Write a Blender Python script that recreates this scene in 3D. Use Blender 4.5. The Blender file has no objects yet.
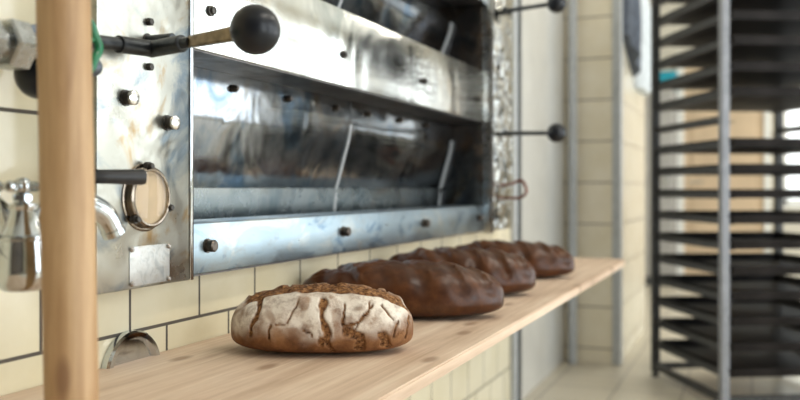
import bpy, bmesh, math, random
from mathutils import Vector, Matrix, noise
random.seed(4)
PI = math.pi
S = bpy.context.scene
COL = S.collection
H = .95                                   # eye height above the floor
F = 870.0                                  # focal length in pixels of the 800 wide frame
HOR = 189.0
YAW = math.atan(352.0 / F)
s_, c_ = math.sin(YAW), math.cos(YAW)

def ray(px, py):
    u = px - 400.0
    return Vector((u / F * c_ - s_, u / F * s_ + c_, (HOR - py) / F))

def onX(px, py, X):                        # photo point on a plane of constant X
    r = ray(px, py); t = X / r.x
    return Vector((X, r.y * t, H + r.z * t))

# ------------------------------------------------------------------ materials
def new_mat(name):
    m = bpy.data.materials.new(name); m.use_nodes = True
    nt = m.node_tree
    return m, nt, nt.nodes['Principled BSDF']

def N(nt, t, **kw):
    n = nt.nodes.new(t)
    for k, v in kw.items(): setattr(n, k, v)
    return n

def coords(nt, scale=(1, 1, 1), loc=(0, 0, 0)):
    tc = N(nt, 'ShaderNodeTexCoord'); mp = N(nt, 'ShaderNodeMapping')
    mp.inputs['Scale'].default_value = scale; mp.inputs['Location'].default_value = loc
    nt.links.new(tc.outputs['Object'], mp.inputs['Vector'])
    return mp.outputs['Vector']

def noise_tex(nt, vec, scale, detail=4, rough=.55, dist=0):
    n = N(nt, 'ShaderNodeTexNoise')
    n.inputs['Scale'].default_value = scale; n.inputs['Detail'].default_value = detail
    n.inputs['Roughness'].default_value = rough; n.inputs['Distortion'].default_value = dist
    nt.links.new(vec, n.inputs['Vector'])
    return n.outputs['Fac']

def ramp(nt, fac, stops):
    r = N(nt, 'ShaderNodeValToRGB'); e = r.color_ramp.elements
    while len(e) < len(stops): e.new(.5)
    for i, (p, c) in enumerate(stops):
        e[i].position = p; e[i].color = (*c, 1) if len(c) == 3 else c
    nt.links.new(fac, r.inputs['Fac'])
    return r.outputs['Color']

def g(v): return (v, v, v)

def mix(nt, fac, a, b, mode='MIX'):
    m = N(nt, 'ShaderNodeMix', data_type='RGBA', blend_type=mode)
    for sock, val in ((m.inputs[0], fac), (m.inputs[6], a), (m.inputs[7], b)):
        if hasattr(val, 'is_linked'): nt.links.new(val, sock)
        elif isinstance(val, (int, float)): sock.default_value = val
        else: sock.default_value = (*val, 1)
    return m.outputs[2]

def bump(nt, h, b, strength=.2, dist=.01, normal=None):
    n = N(nt, 'ShaderNodeBump')
    n.inputs['Strength'].default_value = strength; n.inputs['Distance'].default_value = dist
    nt.links.new(h, n.inputs['Height'])
    if normal is not None: nt.links.new(normal, n.inputs['Normal'])
    nt.links.new(n.outputs['Normal'], b.inputs['Normal'])
    return n.outputs['Normal']

def plain(name, col, rough=.5, metal=0, coat=0, var=.12, scale=30, spec=None):
    m, nt, b = new_mat(name)
    v = coords(nt)
    n = noise_tex(nt, v, scale, 3)
    lo = tuple(max(0, x * (1 - var)) for x in col); hi = tuple(min(1, x * (1 + var)) for x in col)
    nt.links.new(ramp(nt, n, [(.3, lo), (.7, hi)]), b.inputs['Base Color'])
    b.inputs['Roughness'].default_value = rough; b.inputs['Metallic'].default_value = metal
    b.inputs['Coat Weight'].default_value = coat
    if spec is not None: b.inputs['Specular IOR Level'].default_value = spec
    return m

def steel(name, base, tints, r0, r1, wave=.35, wscale=7, scale=9, grime_shade=(.30, .26, .20), gr=.0, stretch=(1, 1, 1), wdist=.012):
    """worn stainless steel: smears, heat tints and some painted-in reflections and shade, uneven polish, slightly dented sheet"""
    m, nt, b = new_mat(name)
    v = coords(nt, stretch)
    n1 = noise_tex(nt, v, scale, 6, .6, 1.2)
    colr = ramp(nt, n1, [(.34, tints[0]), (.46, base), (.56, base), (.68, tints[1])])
    n2 = noise_tex(nt, v, scale * 3.7, 8, .7, .5)
    if gr > 0:
        f = ramp(nt, n2, [(.50, g(0)), (.68, g(gr))])
        colr = mix(nt, f, colr, grime_shade)
    nt.links.new(colr, b.inputs['Base Color'])
    n3 = noise_tex(nt, v, scale * 2.1, 7, .65)
    rr = N(nt, 'ShaderNodeMapRange'); rr.inputs[1].default_value = .3; rr.inputs[2].default_value = .7
    rr.inputs[3].default_value = r0; rr.inputs[4].default_value = r1
    nt.links.new(n3, rr.inputs[0]); nt.links.new(rr.outputs[0], b.inputs['Roughness'])
    b.inputs['Metallic'].default_value = 1
    n4 = noise_tex(nt, v, wscale, 2, .5, .6)
    nb = bump(nt, n4, b, wave, wdist)
    bump(nt, n2, b, .04, .002, nb)
    return m

M = {}
M['panel'] = steel('panel steel', (.46, .46, .415), ((.20, .25, .29), (.38, .265, .135)), .24, .44, .55, 9, 6, gr=.3)
M['dented'] = steel('dented panel steel', (.70, .71, .69), ((.035, .045, .06), (.40, .33, .24)), .03, .09, 1.0, 15, 16, gr=.3, wdist=.035)  # near-black tint paints the dark beads of this panel's reflections
M['band'] = steel('band steel', (.80, .81, .78), ((.50, .53, .52), (.70, .66, .56)), .10, .24, .38, 5, 5, gr=.2)
M['rail'] = steel('rail steel', (.33, .41, .46), ((.09, .17, .26), (.46, .48, .46)), .26, .44, .14, 8, 11, gr=.35, stretch=(1, .45, 1))
M['door'] = steel('door steel', (.29, .305, .32), ((.13, .19, .26), (.29, .245, .20)), .06, .20, .20, 6, 6, gr=.4, grime_shade=(.08, .10, .13))  # dark base and patches stand in for dark floor reflections
M['flange'] = steel('flange steel', (.20, .185, .16), ((.11, .12, .13), (.19, .14, .09)), .24, .40, .18, 9, 8, gr=.5, grime_shade=(.16, .11, .08))
M['soffit'] = steel('shaded soffit steel', (.17, .16, .155), ((.10, .10, .10), (.16, .13, .11)), .3, .5, .2, 8, 8, gr=.5, grime_shade=(.08, .06, .05))  # shade under the bands painted in as dark colour
M['cheek'] = steel('shaded cheek steel', (.17, .17, .18), ((.08, .10, .12), (.17, .13, .10)), .10, .26, .45, 9, 9, gr=.4, grime_shade=(.06, .05, .05))
M['lip'] = steel('door lip steel', (.40, .44, .45), ((.28, .34, .37), (.42, .41, .38)), .20, .34, .03, 6, 5, gr=.08)
M['edge'] = steel('edge steel', (.46, .48, .49), ((.26, .28, .30), (.44, .38, .32)), .18, .4, .2, 9, 14, gr=.4)
M['chrome'] = steel('chrome', (.60, .64, .67), ((.48, .53, .56), (.58, .57, .54)), .04, .14, .05, 20, 20, gr=.1)
M['plate'] = steel('name plate metal', (.52, .52, .50), ((.40, .41, .40), (.46, .43, .38)), .42, .6, .10, 30, 40, gr=.5, grime_shade=(.42, .39, .34))
M['bolt'] = plain('bolt steel', (.34, .31, .28), .32, 1, var=.4, scale=160)
M['boltdark'] = plain('dark screw', (.06, .055, .05), .42, .6, var=.4, scale=160)
M['bolthead'] = plain('polished bolt head', (.92, .92, .90), .22, 1, var=.15, scale=120)
M['screwsteel'] = plain('browned screw steel', (.12, .10, .085), .3, .9, var=.4, scale=160)
M['black'] = plain('black bakelite', (.008, .010, .015), .32, 0, var=.3, spec=.35)
M['blackmatte'] = plain('matt black grip', (.02, .02, .022), .42, 0, var=.3)
M['darktube'] = plain('blackened tube', (.05, .055, .06), .38, .8, var=.35, scale=60)
M['brass'] = plain('aged brass', (.22, .17, .11), .32, 1, var=.4, scale=60)
M['copper'] = plain('dark copper', (.20, .07, .045), .35, .9, var=.3)
M['green'] = plain('green enamel', (.004, .16, .065), .30, 0, coat=.4, var=.3)
M['iron'] = plain('grey iron', (.12, .14, .17), .38, .6, var=.3)
M['shadowgap'] = plain('dark cavity steel', (.06, .055, .05), .6, .3, var=.3)
M['dial'] = None
M['trim'] = plain('grey painted trim', (.44, .46, .47), .42, .0, var=.1)
M['darktrim'] = plain('dark rubber strip', (.06, .065, .065), .5, var=.1)
M['white'] = plain('white gloss paint', (.82, .82, .79), .16, 0, coat=.5, var=.05, scale=6)
M['wallpaint'] = plain('warm wall paint', (.62, .55, .43), .7, var=.05, scale=3)
M['farpaint'] = plain('pale wall paint', (.66, .62, .53), .7, var=.05, scale=3)
M['wall_dimmed'] = plain('darkened wall for reflections', (.10, .075, .055), .6, var=.1, scale=3)  # colour darkened so the steel reflects a dim end of the room
M['ceil'] = plain('ceiling paint', (.78, .77, .73), .8, var=.03, scale=3)
M['tandoor'] = plain('tan door paint', (.60, .46, .31), .45, var=.08, scale=5)
M['whiteframe'] = plain('white frame paint', (.82, .82, .78), .35, var=.05)
M['locker'] = plain('grey locker paint', (.36, .35, .33), .4, var=.08, scale=6)
M['teal'] = plain('teal plastic', (.01, .33, .45), .35, var=.1)
M['cloth'] = plain('slate cloth', (.085, .10, .13), .85, var=.35, scale=25)
M['cloth2'] = plain('pale cloth', (.62, .66, .68), .85, var=.15, scale=25)
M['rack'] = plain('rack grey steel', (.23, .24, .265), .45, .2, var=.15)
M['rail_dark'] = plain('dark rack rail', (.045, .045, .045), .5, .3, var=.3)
M['tray'] = plain('seasoned tray', (.014, .012, .012), .55, 0, var=.5, scale=9, spec=.14)
M['rubber'] = plain('black rubber', (.02, .02, .02), .6)

# daylight glazing (a lit window)
m, nt, b = new_mat('daylit glass')
b.inputs['Base Color'].default_value = (.9, .95, 1, 1); b.inputs['Roughness'].default_value = .05
b.inputs['Emission Color'].default_value = (.93, .98, 1, 1); b.inputs['Emission Strength'].default_value = 1.4
M['daylight'] = m

# clear glass over the dial
m, nt, b = new_mat('dial glass')
b.inputs['Base Color'].default_value = (1, 1, 1, 1); b.inputs['Roughness'].default_value = .02
b.inputs['Transmission Weight'].default_value = 1; b.inputs['IOR'].default_value = 1.45
b.inputs['Alpha'].default_value = .35
M['glass'] = m
M['dial'] = plain('reflection-tinted cream dial', (.58, .44, .275), .5, var=.08, scale=40)  # tan of the glass reflection mixed into the dial colour
M['tick'] = plain('dial ink', (.10, .07, .05), .6)

def tiles(name, axis, w, h, off_y, off_z, offset, c1, c2, mortar, msize=.003, rough=.14):
    """glazed wall tiles; axis is the horizontal object axis of the wall"""
    m, nt, b = new_mat(name)
    tc = N(nt, 'ShaderNodeTexCoord'); sp = N(nt, 'ShaderNodeSeparateXYZ'); cb = N(nt, 'ShaderNodeCombineXYZ')
    nt.links.new(tc.outputs['Object'], sp.inputs[0])
    a1 = N(nt, 'ShaderNodeMath', operation='SUBTRACT'); a1.inputs[1].default_value = off_y
    a2 = N(nt, 'ShaderNodeMath', operation='SUBTRACT'); a2.inputs[1].default_value = off_z
    if axis == 'XY':                        # corner pillar: X and Y faces share one run
        ad = N(nt, 'ShaderNodeMath', operation='ADD')
        nt.links.new(sp.outputs['X'], ad.inputs[0]); nt.links.new(sp.outputs['Y'], ad.inputs[1])
        nt.links.new(ad.outputs[0], a1.inputs[0])
    else:
        nt.links.new(sp.outputs[axis], a1.inputs[0])
    nt.links.new(sp.outputs['Z'], a2.inputs[0])
    nt.links.new(a1.outputs[0], cb.inputs[0]); nt.links.new(a2.outputs[0], cb.inputs[1])
    br = N(nt, 'ShaderNodeTexBrick')
    br.offset = offset; br.offset_frequency = 2; br.squash = 1
    br.inputs['Color1'].default_value = (*c1, 1); br.inputs['Color2'].default_value = (*c2, 1)
    br.inputs['Mortar'].default_value = (*mortar, 1)
    br.inputs['Scale'].default_value = 1; br.inputs['Mortar Size'].default_value = msize
    br.inputs['Mortar Smooth'].default_value = .1
    br.inputs['Brick Width'].default_value = w; br.inputs['Row Height'].default_value = h
    nt.links.new(cb.outputs[0], br.inputs['Vector'])
    n = noise_tex(nt, tc.outputs['Object'], 6, 5, .6)
    sm = ramp(nt, n, [(.35, (.92, .90, .84)), (.65, (1, 1, 1))])
    nt.links.new(mix(nt, 1.0, br.outputs['Color'], sm, 'MULTIPLY'), b.inputs['Base Color'])
    rr = N(nt, 'ShaderNodeMapRange'); rr.inputs[3].default_value = rough; rr.inputs[4].default_value = .8
    nt.links.new(br.outputs['Fac'], rr.inputs[0]); nt.links.new(rr.outputs[0], b.inputs['Roughness'])
    inv = N(nt, 'ShaderNodeMath', operation='SUBTRACT'); inv.inputs[0].default_value = 1
    nt.links.new(br.outputs['Fac'], inv.inputs[1])
    nb = bump(nt, inv.outputs[0], b, .5, .002)
    bump(nt, noise_tex(nt, tc.outputs['Object'], 14, 2), b, .12, .004, nb)
    return m

M['tile'] = tiles('cream wall tiles', 'Y', .194, .1725, 1.162 - .194 * 20, H - .236 - .1725 * 7, .5,
                  (.77, .705, .525), (.74, .675, .495), (.10, .085, .07))
M['bronze'] = steel('bronzed bezel steel', (.26, .22, .18), ((.13, .11, .09), (.34, .28, .20)), .12, .3, .1, 30, 40)
M['tile2'] = tiles('cream pillar tiles', 'XY', .226, .226, -.67 + 4.8 - .226 * 40 + .0, H + .035 - .226 * 9, 0,
                   (.84, .775, .635), (.82, .76, .62), (.24, .20, .15), .004, .16)

# floor
m, nt, b = new_mat('floor tiles')
v = coords(nt)
br = N(nt, 'ShaderNodeTexBrick'); br.offset = 0
br.inputs['Color1'].default_value = (.64, .58, .46, 1); br.inputs['Color2'].default_value = (.60, .54, .43, 1)
br.inputs['Mortar'].default_value = (.36, .32, .26, 1); br.inputs['Scale'].default_value = 1
br.inputs['Brick Width'].default_value = .3; br.inputs['Row Height'].default_value = .3; br.inputs['Mortar Size'].default_value = .005
nt.links.new(v, br.inputs['Vector']); nt.links.new(br.outputs['Color'], b.inputs['Base Color'])
b.inputs['Roughness'].default_value = .35
M['floor'] = m

# planed wood board: grain runs along Y
def wood(name, lo, mid, hi, grain=(26, 1.3, 26), fine=(160, 5, 160), rough=.6, knots=True, spots=.62, kscale=(6, 2.6, 5), kr=(.05, .12), dim='2D'):
    m, nt, b = new_mat(name)
    v = coords(nt, grain)
    n1 = noise_tex(nt, v, 1.0, 5, .6, .9)
    colr = ramp(nt, n1, [(.28, lo), (.50, mid), (.72, hi)])
    v2 = coords(nt, fine)
    n2 = noise_tex(nt, v2, 1.0, 4, .6)
    colr = mix(nt, .45, colr, ramp(nt, n2, [(.35, (.74, .68, .60)), (.62, (1, 1, 1))]), 'MULTIPLY')
    if knots:
        v3 = coords(nt, kscale, (.35, .1, 0))
        vo = N(nt, 'ShaderNodeTexVoronoi', voronoi_dimensions=dim); vo.inputs['Scale'].default_value = 1.3
        nt.links.new(v3, vo.inputs['Vector'])
        k = ramp(nt, vo.outputs['Distance'], [(kr[0], g(spots)), (kr[1], g(0))])
        colr = mix(nt, k, colr, (.24, .13, .07))
    v4 = coords(nt)
    n4 = noise_tex(nt, v4, 5, 5, .65)
    colr = mix(nt, .35, colr, ramp(nt, n4, [(.35, (.80, .74, .68)), (.6, (1, 1, 1))]), 'MULTIPLY')
    nt.links.new(colr, b.inputs['Base Color'])
    b.inputs['Roughness'].default_value = rough
    bump(nt, n2, b, .12, .002)
    return m

M['board'] = wood('pale board wood', (.52, .37, .26), (.71, .54, .405), (.82, .675, .53))
M['pole'] = wood('round pole wood', (.36, .205, .10), (.50, .32, .165), (.60, .41, .23), grain=(38, 38, 2.6), fine=(170, 170, 9), rough=.5, spots=.75, kscale=(13, 13, 5), kr=(.10, .20), dim='3D')

# bread crusts, driven by what the loaf mesh stores
def crust(name, floury):
    m, nt, b = new_mat(name)
    v = coords(nt)
    def att(n):
        a = N(nt, 'ShaderNodeAttribute'); a.attribute_name = n; return a.outputs['Fac']
    n1 = noise_tex(nt, v, 22, 6, .65)
    n2 = noise_tex(nt, v, 160, 4, .6)
    if floury:
        base = ramp(nt, n1, [(.3, (.10, .040, .016)), (.5, (.21, .092, .036)), (.7, (.34, .165, .068))])
        crack = ramp(nt, n2, [(.35, (.05, .020, .008)), (.52, (.20, .088, .032)), (.70, (.40, .21, .085))])
        colr = mix(nt, att('crack'), base, crack)
        fl = N(nt, 'ShaderNodeMath', operation='MULTIPLY')
        nt.links.new(att('flour'), fl.inputs[0])
        nt.links.new(ramp(nt, noise_tex(nt, v, 48, 8, .72), [(.32, g(.30)), (.54, g(1))]), fl.inputs[1])
        colr = mix(nt, fl.outputs[0], colr, (.82, .74, .64))
        b.inputs['Roughness'].default_value = .8; b.inputs['Specular IOR Level'].default_value = .25
    else:
        base = ramp(nt, n1, [(.3, (.030, .0085, .003)), (.5, (.066, .0205, .006)), (.7, (.125, .042, .012))])
        crack = ramp(nt, n2, [(.35, (.07, .026, .011)), (.65, (.17, .075, .030))])
        colr = mix(nt, att('crack'), base, crack)
        b.inputs['Specular IOR Level'].default_value = .36
        rr = N(nt, 'ShaderNodeMapRange'); rr.inputs[1].default_value = .3; rr.inputs[2].default_value = .7
        rr.inputs[3].default_value = .26; rr.inputs[4].default_value = .40
        nt.links.new(n1, rr.inputs[0]); nt.links.new(rr.outputs[0], b.inputs['Roughness'])
    nt.links.new(colr, b.inputs['Base Color'])
    nb = bump(nt, n1, b, .25 if floury else .10, .004)
    bump(nt, n2, b, .4 if floury else .14, .0016, nb)
    return m
M['crust_flour'] = crust('floured crust', True)
M['crust_dark'] = crust('dark glazed crust', False)

# ------------------------------------------------------------------ mesh tools
ROOT = {}                                   # name -> world matrix of the root a part hangs from

def box(bm, lo, hi, bev=0, seg=2):
    r = bmesh.ops.create_cube(bm, size=1)
    vs = r['verts']
    for v in vs:
        v.co = Vector([lo[i] + (v.co[i] + .5) * (hi[i] - lo[i]) for i in range(3)])
    if bev > 0:
        es = list({e for v in vs for e in v.link_edges})
        bmesh.ops.bevel(bm, geom=es, offset=bev, segments=seg, affect='EDGES', profile=.5)

def frame_of(d):
    d = d.normalized(); a = Vector((0, 0, 1)) if abs(d.z) < .9 else Vector((1, 0, 0))
    x = d.cross(a).normalized(); y = d.cross(x).normalized()
    return x, y

def lathe(bm, p, d, prof, seg=28, cap=True):
    """prof: list of (distance along d, radius)"""
    p = Vector(p); d = Vector(d).normalized(); x, y = frame_of(d)
    rings = []
    for t, r in prof:
        if r < 1e-6: rings.append([bm.verts.new(p + d * t)])
        else: rings.append([bm.verts.new(p + d * t + (x * math.cos(2*PI*k/seg) + y * math.sin(2*PI*k/seg)) * r) for k in range(seg)])
    for a, b in zip(rings, rings[1:]):
        for k in range(seg):
            k2 = (k + 1) % seg
            if len(a) == 1 and len(b) == 1: continue
            if len(a) == 1: bm.faces.new((a[0], b[k], b[k2]))
            elif len(b) == 1: bm.faces.new((a[k], b[0], a[k2]))
            else: bm.faces.new((a[k], b[k], b[k2], a[k2]))
    if cap:
        for r in (rings[0], rings[-1]):
            if len(r) > 2: bm.faces.new(r)

def cyl(bm, p0, p1, r, r1=None, seg=24, ch=0):
    p0, p1 = Vector(p0), Vector(p1); L = (p1 - p0).length; r1 = r if r1 is None else r1
    if ch: prof = [(0, r - ch), (ch, r), (L - ch, r1), (L, r1 - ch)]
    else: prof = [(0, r), (L, r1)]
    lathe(bm, p0, p1 - p0, prof, seg)

def ball(bm, c, r, seg=32, rings=20):
    prof = [(r - r * math.cos(PI * i / rings), r * math.sin(PI * i / rings)) for i in range(rings + 1)]
    prof[0] = (0, 0); prof[-1] = (2 * r, 0)
    lathe(bm, Vector(c) - Vector((0, 0, r)), (0, 0, 1), prof, seg)

def smooth_path(pts, n=8):
    P = [Vector(p) for p in pts]; out = []
    for i in range(len(P) - 1):
        a = P[max(i-1, 0)]; b = P[i]; c = P[i+1]; d = P[min(i+2, len(P)-1)]
        for k in range(n):
            t = k / n
            out.append(.5 * ((2*b) + (c - a)*t + (2*a - 5*b + 4*c - d)*t*t + (-a + 3*b - 3*c + d)*t**3))
    out.append(P[-1]); return out

def tube(bm, pts, r, seg=14, closed=False, radii=None):
    n = len(pts); rings = []; prev = None
    for i, p in enumerate(pts):
        if closed: d = pts[(i+1) % n] - pts[i-1]
        else: d = pts[min(i+1, n-1)] - pts[max(i-1, 0)]
        d.normalize()
        if prev is None: x, y = frame_of(d)
        else:
            x = (prev - d * prev.dot(d)).normalized(); y = d.cross(x).normalized()
        prev = x; rr = radii[i] if radii else r
        rings.append([bm.verts.new(p + (x*math.cos(2*PI*k/seg) + y*math.sin(2*PI*k/seg)) * rr) for k in range(seg)])
    pairs = list(zip(rings, rings[1:])) + ([(rings[-1], rings[0])] if closed else [])
    for a, b in pairs:
        for k in range(seg):
            k2 = (k+1) % seg; bm.faces.new((a[k], a[k2], b[k2], b[k]))
    if not closed:
        bm.faces.new(rings[0]); bm.faces.new(rings[-1])

def hexbolt(bm, p, d, r, h, seg=6):
    lathe(bm, p, d, [(0, r), (h * .85, r), (h, r * .86)], seg)

def obj(name, bm, mat, parent=None, smooth=True, angle=35, recentre=False):
    bmesh.ops.recalc_face_normals(bm, faces=bm.faces)
    me = bpy.data.meshes.new(name); bm.to_mesh(me); bm.free()
    me.materials.append(mat)
    o = bpy.data.objects.new(name, me); COL.objects.link(o)
    if parent is not None:
        mw = ROOT[parent.name]; me.transform(mw.inverted())
        o.parent = parent; ROOT[o.name] = mw
    else:
        if recentre:
            c = sum((v.co for v in me.vertices), Vector()) / len(me.vertices)
            c.z = min(v.co.z for v in me.vertices)
            me.transform(Matrix.Translation(-c)); o.location = c
            ROOT[o.name] = Matrix.Translation(c)
        else: ROOT[o.name] = Matrix.Identity(4)
    if smooth:
        for p in me.polygons: p.use_smooth = True
        try: me.set_sharp_from_angle(angle=math.radians(angle))
        except Exception: pass
    return o

def thing(name, label, cat, loc=(0, 0, 0), rotz=0, group=None):
    o = bpy.data.objects.new(name, None); COL.objects.link(o)
    o.empty_display_size = .05
    o.location = loc; o.rotation_euler = (0, 0, rotz)
    o['label'] = label; o['category'] = cat
    if group: o['group'] = group
    ROOT[o.name] = Matrix.Translation(Vector(loc)) @ Matrix.Rotation(rotz, 4, 'Z')
    return o

def tag(o, label, cat, group=None):
    o['label'] = label; o['category'] = cat
    if group: o['group'] = group
    return o

def struct(name, bm, mat, smooth=False):
    o = obj(name, bm, mat, None, smooth); o['kind'] = 'structure'; return o

def dup_tree(o, parent=None):
    c = o.copy(); COL.objects.link(c)
    if parent is not None: c.parent = parent
    for ch in list(o.children): dup_tree(ch, c)
    return c

NB = bmesh.new

# ------------------------------------------------------------------ the room
XW = -.95                                   # tiled wall beside the oven
CE = 3.3
YB = 9.3
bm = NB(); box(bm, (-2.2, -2.6, -.1), (3.5, YB + .2, 0)); struct('floor', bm, M['floor'])
bm = NB(); box(bm, (-2.2, -2.6, CE), (3.5, YB + .2, CE + .1)); struct('ceiling', bm, M['ceil'])
ZB, ZT = H - .152, H + .95                   # oven niche
Y0, Y1 = .9926, 3.32
bm = NB()
box(bm, (-1.5, -2.5, 0), (XW, 3.64, ZB))
box(bm, (-1.5, -2.5, ZB), (XW, Y0 + .02, CE))
box(bm, (-1.5, Y1 - .02, ZB), (XW, 3.64, CE))
box(bm, (-1.5, Y0 + .02, ZT), (XW, Y1 - .02, CE))
struct('wall_left', bm, M['tile'])
bm = NB(); box(bm, (-1.5, 3.64, 0), (XW - .012, 4.8, CE)); struct('wall_alcove', bm, M['white'])
bm = NB(); box(bm, (-1.5, 4.8, 0), (-.67, 6.07, CE)); struct('wall_pillar', bm, M['tile2'])
bm = NB(); box(bm, (-2.2, 6.07, 0), (-1.95, YB, CE)); box(bm, (-1.95, 6.07, 0), (-1.5, 6.1, CE)); struct('wall_recess', bm, M['farpaint'])
bm = NB(); box(bm, (-2.2, -2.6, 0), (3.5, -2.5, CE)); struct('wall_front', bm, M['wall_dimmed'])
# corner strips
bm = NB(); box(bm, (XW - .005, 3.60, 0), (XW + .018, 3.655, CE), .004); struct('trim_1', bm, M['trim'])
bm = NB(); box(bm, (XW - .004, 3.657, 0), (XW + .024, 3.70, CE), .004); struct('trim_2', bm, M['darktrim'])
bm = NB(); cyl(bm, (-.905, 4.74, 0), (-.905, 4.74, CE), .024); struct('trim_3', bm, M['trim'], True)
bm = NB(); box(bm, (-.70, 4.785, 0), (-.655, 4.80, CE), .002); box(bm, (-.67, 4.80, 0), (-.655, 4.86, CE), .002); struct('trim_4', bm, M['trim'])
# back wall with a door and a window opening
def bx(px):                                 # X on the back wall under a photo column
    r = ray(px, 189); return r.x / r.y * YB
WX0, WX1, WZ0, WZ1 = bx(782), 2.6, .80, 2.75
bm = NB()
box(bm, (-2.2, YB, 0), (WX0, YB + .2, CE)); box(bm, (WX1, YB, 0), (3.5, YB + .2, CE))
box(bm, (WX0, YB, 0), (WX1, YB + .2, WZ0)); box(bm, (WX0, YB, WZ1), (WX1, YB + .2, CE))
struct('wall_back', bm, M['farpaint'])
bm = NB(); box(bm, (bx(771), YB - .015, 0), (bx(781), YB, 2.9), .003); struct('trim_5', bm, M['wallpaint'])
# door
DX0, DX1, DZ = bx(684), bx(764), 2.25
bm = NB()
box(bm, (DX0, YB - .03, .01), (DX1, YB + .0, DZ), .004)
for z0, z1 in ((.15, .95), (1.1, 2.1)):
    for x0, x1 in ((DX0 + .08, (DX0 + DX1)/2 - .04), ((DX0 + DX1)/2 + .04, DX1 - .08)):
        box(bm, (x0, YB - .042, z0), (x1, YB - .03, z1), .006)
d = struct('door_1', bm, M['tandoor'])
bm = NB()
box(bm, (bx(677), YB - .06, 0), (DX0, YB, DZ + .09), .006); box(bm, (DX1, YB - .06, 0), (bx(770.5), YB, DZ + .09), .006)
box(bm, (DX0, YB - .06, DZ), (DX1, YB, DZ + .09), .006)
obj('door_frame', bm, M['whiteframe'], d, False)
bm = NB(); cyl(bm, (DX0 + .07, YB - .03, 1.02), (DX0 + .07, YB - .08, 1.02), .011); cyl(bm, (DX0 + .07, YB - .075, 1.02), (DX0 + .19, YB - .075, 1.02), .009)
obj('door_handle', bm, M['chrome'], d)
# window
bm = NB(); w = .05
box(bm, (WX0, YB + .02, WZ0), (WX0 + w, YB + .09, WZ1)); box(bm, (WX1 - w, YB + .02, WZ0), (WX1, YB + .09, WZ1))
box(bm, (WX0, YB + .02, WZ0), (WX1, YB + .09, WZ0 + w)); box(bm, (WX0, YB + .02, WZ1 - w), (WX1, YB + .09, WZ1))
xm = (WX0 + WX1)/2; box(bm, (xm - w/2, YB + .03, WZ0), (xm + w/2, YB + .08, WZ1))
win = struct('window_1', bm, M['whiteframe'])
bm = NB(); box(bm, (WX0 + w, YB + .05, WZ0 + w), (WX1 - w, YB + .06, WZ1 - w)); obj('window_pane', bm, M['daylight'], win, False)
bm = NB(); box(bm, (WX0 - .05, YB - .1, WZ0 - .04), (WX1 + .05, YB + .02, WZ0), .005); obj('window_sill', bm, M['whiteframe'], win, False)
# right wall with four tall windows (outside the frame, seen only in the steel)
XR = 3.0
wy = [(-1.2, .6), (1.4, 3.2), (4.0, 5.8), (6.6, 8.4)]
bm = NB()
box(bm, (XR, -2.5, 0), (XR + .3, YB, .12)); box(bm, (XR, -2.5, 2.8), (XR + .3, YB, CE))
edges = [-2.5] + [e for p in wy for e in p] + [YB]
for a, b2 in zip(edges[0::2], edges[1::2]): box(bm, (XR, a, .12), (XR + .3, b2, 2.8))
struct('wall_right', bm, M['farpaint'])
for i, (a, b2) in enumerate(wy):
    bm = NB(); w = .05
    box(bm, (XR + .08, a, .12), (XR + .14, a + w, 2.8)); box(bm, (XR + .08, b2 - w, .12), (XR + .14, b2, 2.8))
    box(bm, (XR + .08, a + w, .12), (XR + .14, b2 - w, .12 + w)); box(bm, (XR + .08, a + w, 2.8 - w), (XR + .14, b2 - w, 2.8))
    box(bm, (XR + .09, (a + b2)/2 - .03, .17), (XR + .13, (a + b2)/2 + .03, 2.75))
    box(bm, (XR + .09, a + w, 2.1), (XR + .13, b2 - w, 2.15))
    struct('window_%d' % (i + 2), bm, M['whiteframe'])

# ------------------------------------------------------------------ deck oven
XF, XP, XD = -.90, -.87, -1.02              # bands, upright panels, top edge of the doors
oven = thing('deck_oven', 'stainless steel deck oven built into the cream tiled wall above the bread board', 'oven', (XF, 2.16, ZB))
PL0, PL1, PR0, PR1 = .9926, 1.2238, 3.05, 3.32
def Z(v): return H + v
# casing behind everything
bm = NB()
box(bm, (-1.45, PL0 + .03, ZB + .004), (-1.13, PR1 - .03, ZT - .004))
box(bm, (-1.13, PL0 + .03, ZB + .004), (XF - .012, PL1 - .02, ZT - .004))
box(bm, (-1.13, PR0 + .03, ZB + .004), (XF - .012, PR1 - .03, ZT - .004))
obj('casing', bm, M['shadowgap'], oven, False)

def upright(y0, y1, label, mat='panel'):
    bm = NB(); box(bm, (XF - .012, y0, ZB), (XP, y1, ZT), .0025)
    o = obj('front_panel', bm, M[mat], oven); o['label'] = label
    return o
panelL = upright(PL0, PL1, 'stained near front panel with dial and plate')
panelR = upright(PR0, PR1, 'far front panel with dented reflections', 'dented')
# steel edge facing the doors; its dark reflection is put into the cheek colour
bm = NB(); box(bm, (-1.128, PR0 - .010, ZB + .002), (XF - .004, PR0 - .001, ZT), .001); obj('cheek_plate', bm, M['cheek'], oven)
bm = NB(); box(bm, (XF - .004, PR0 - .012, ZB - .008), (XP + .004, PR0 - .001, ZT), .001); obj('edge_strip', bm, M['edge'], oven)
bm = NB(); box(bm, (XP, PL1 - .010, ZB), (XP + .0025, PL1 - .001, ZT), .001); obj('edge_strip', bm, M['chrome'], oven)

def screw(parent, p, r=.006, h=.006, mat='boltdark', d=(1, 0, 0), name='screw', seg=10):
    bm = NB(); lathe(bm, p, d, [(0, r), (h * .5, r), (h, r * .55)], seg)
    return obj(name, bm, M[mat], parent)

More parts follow.
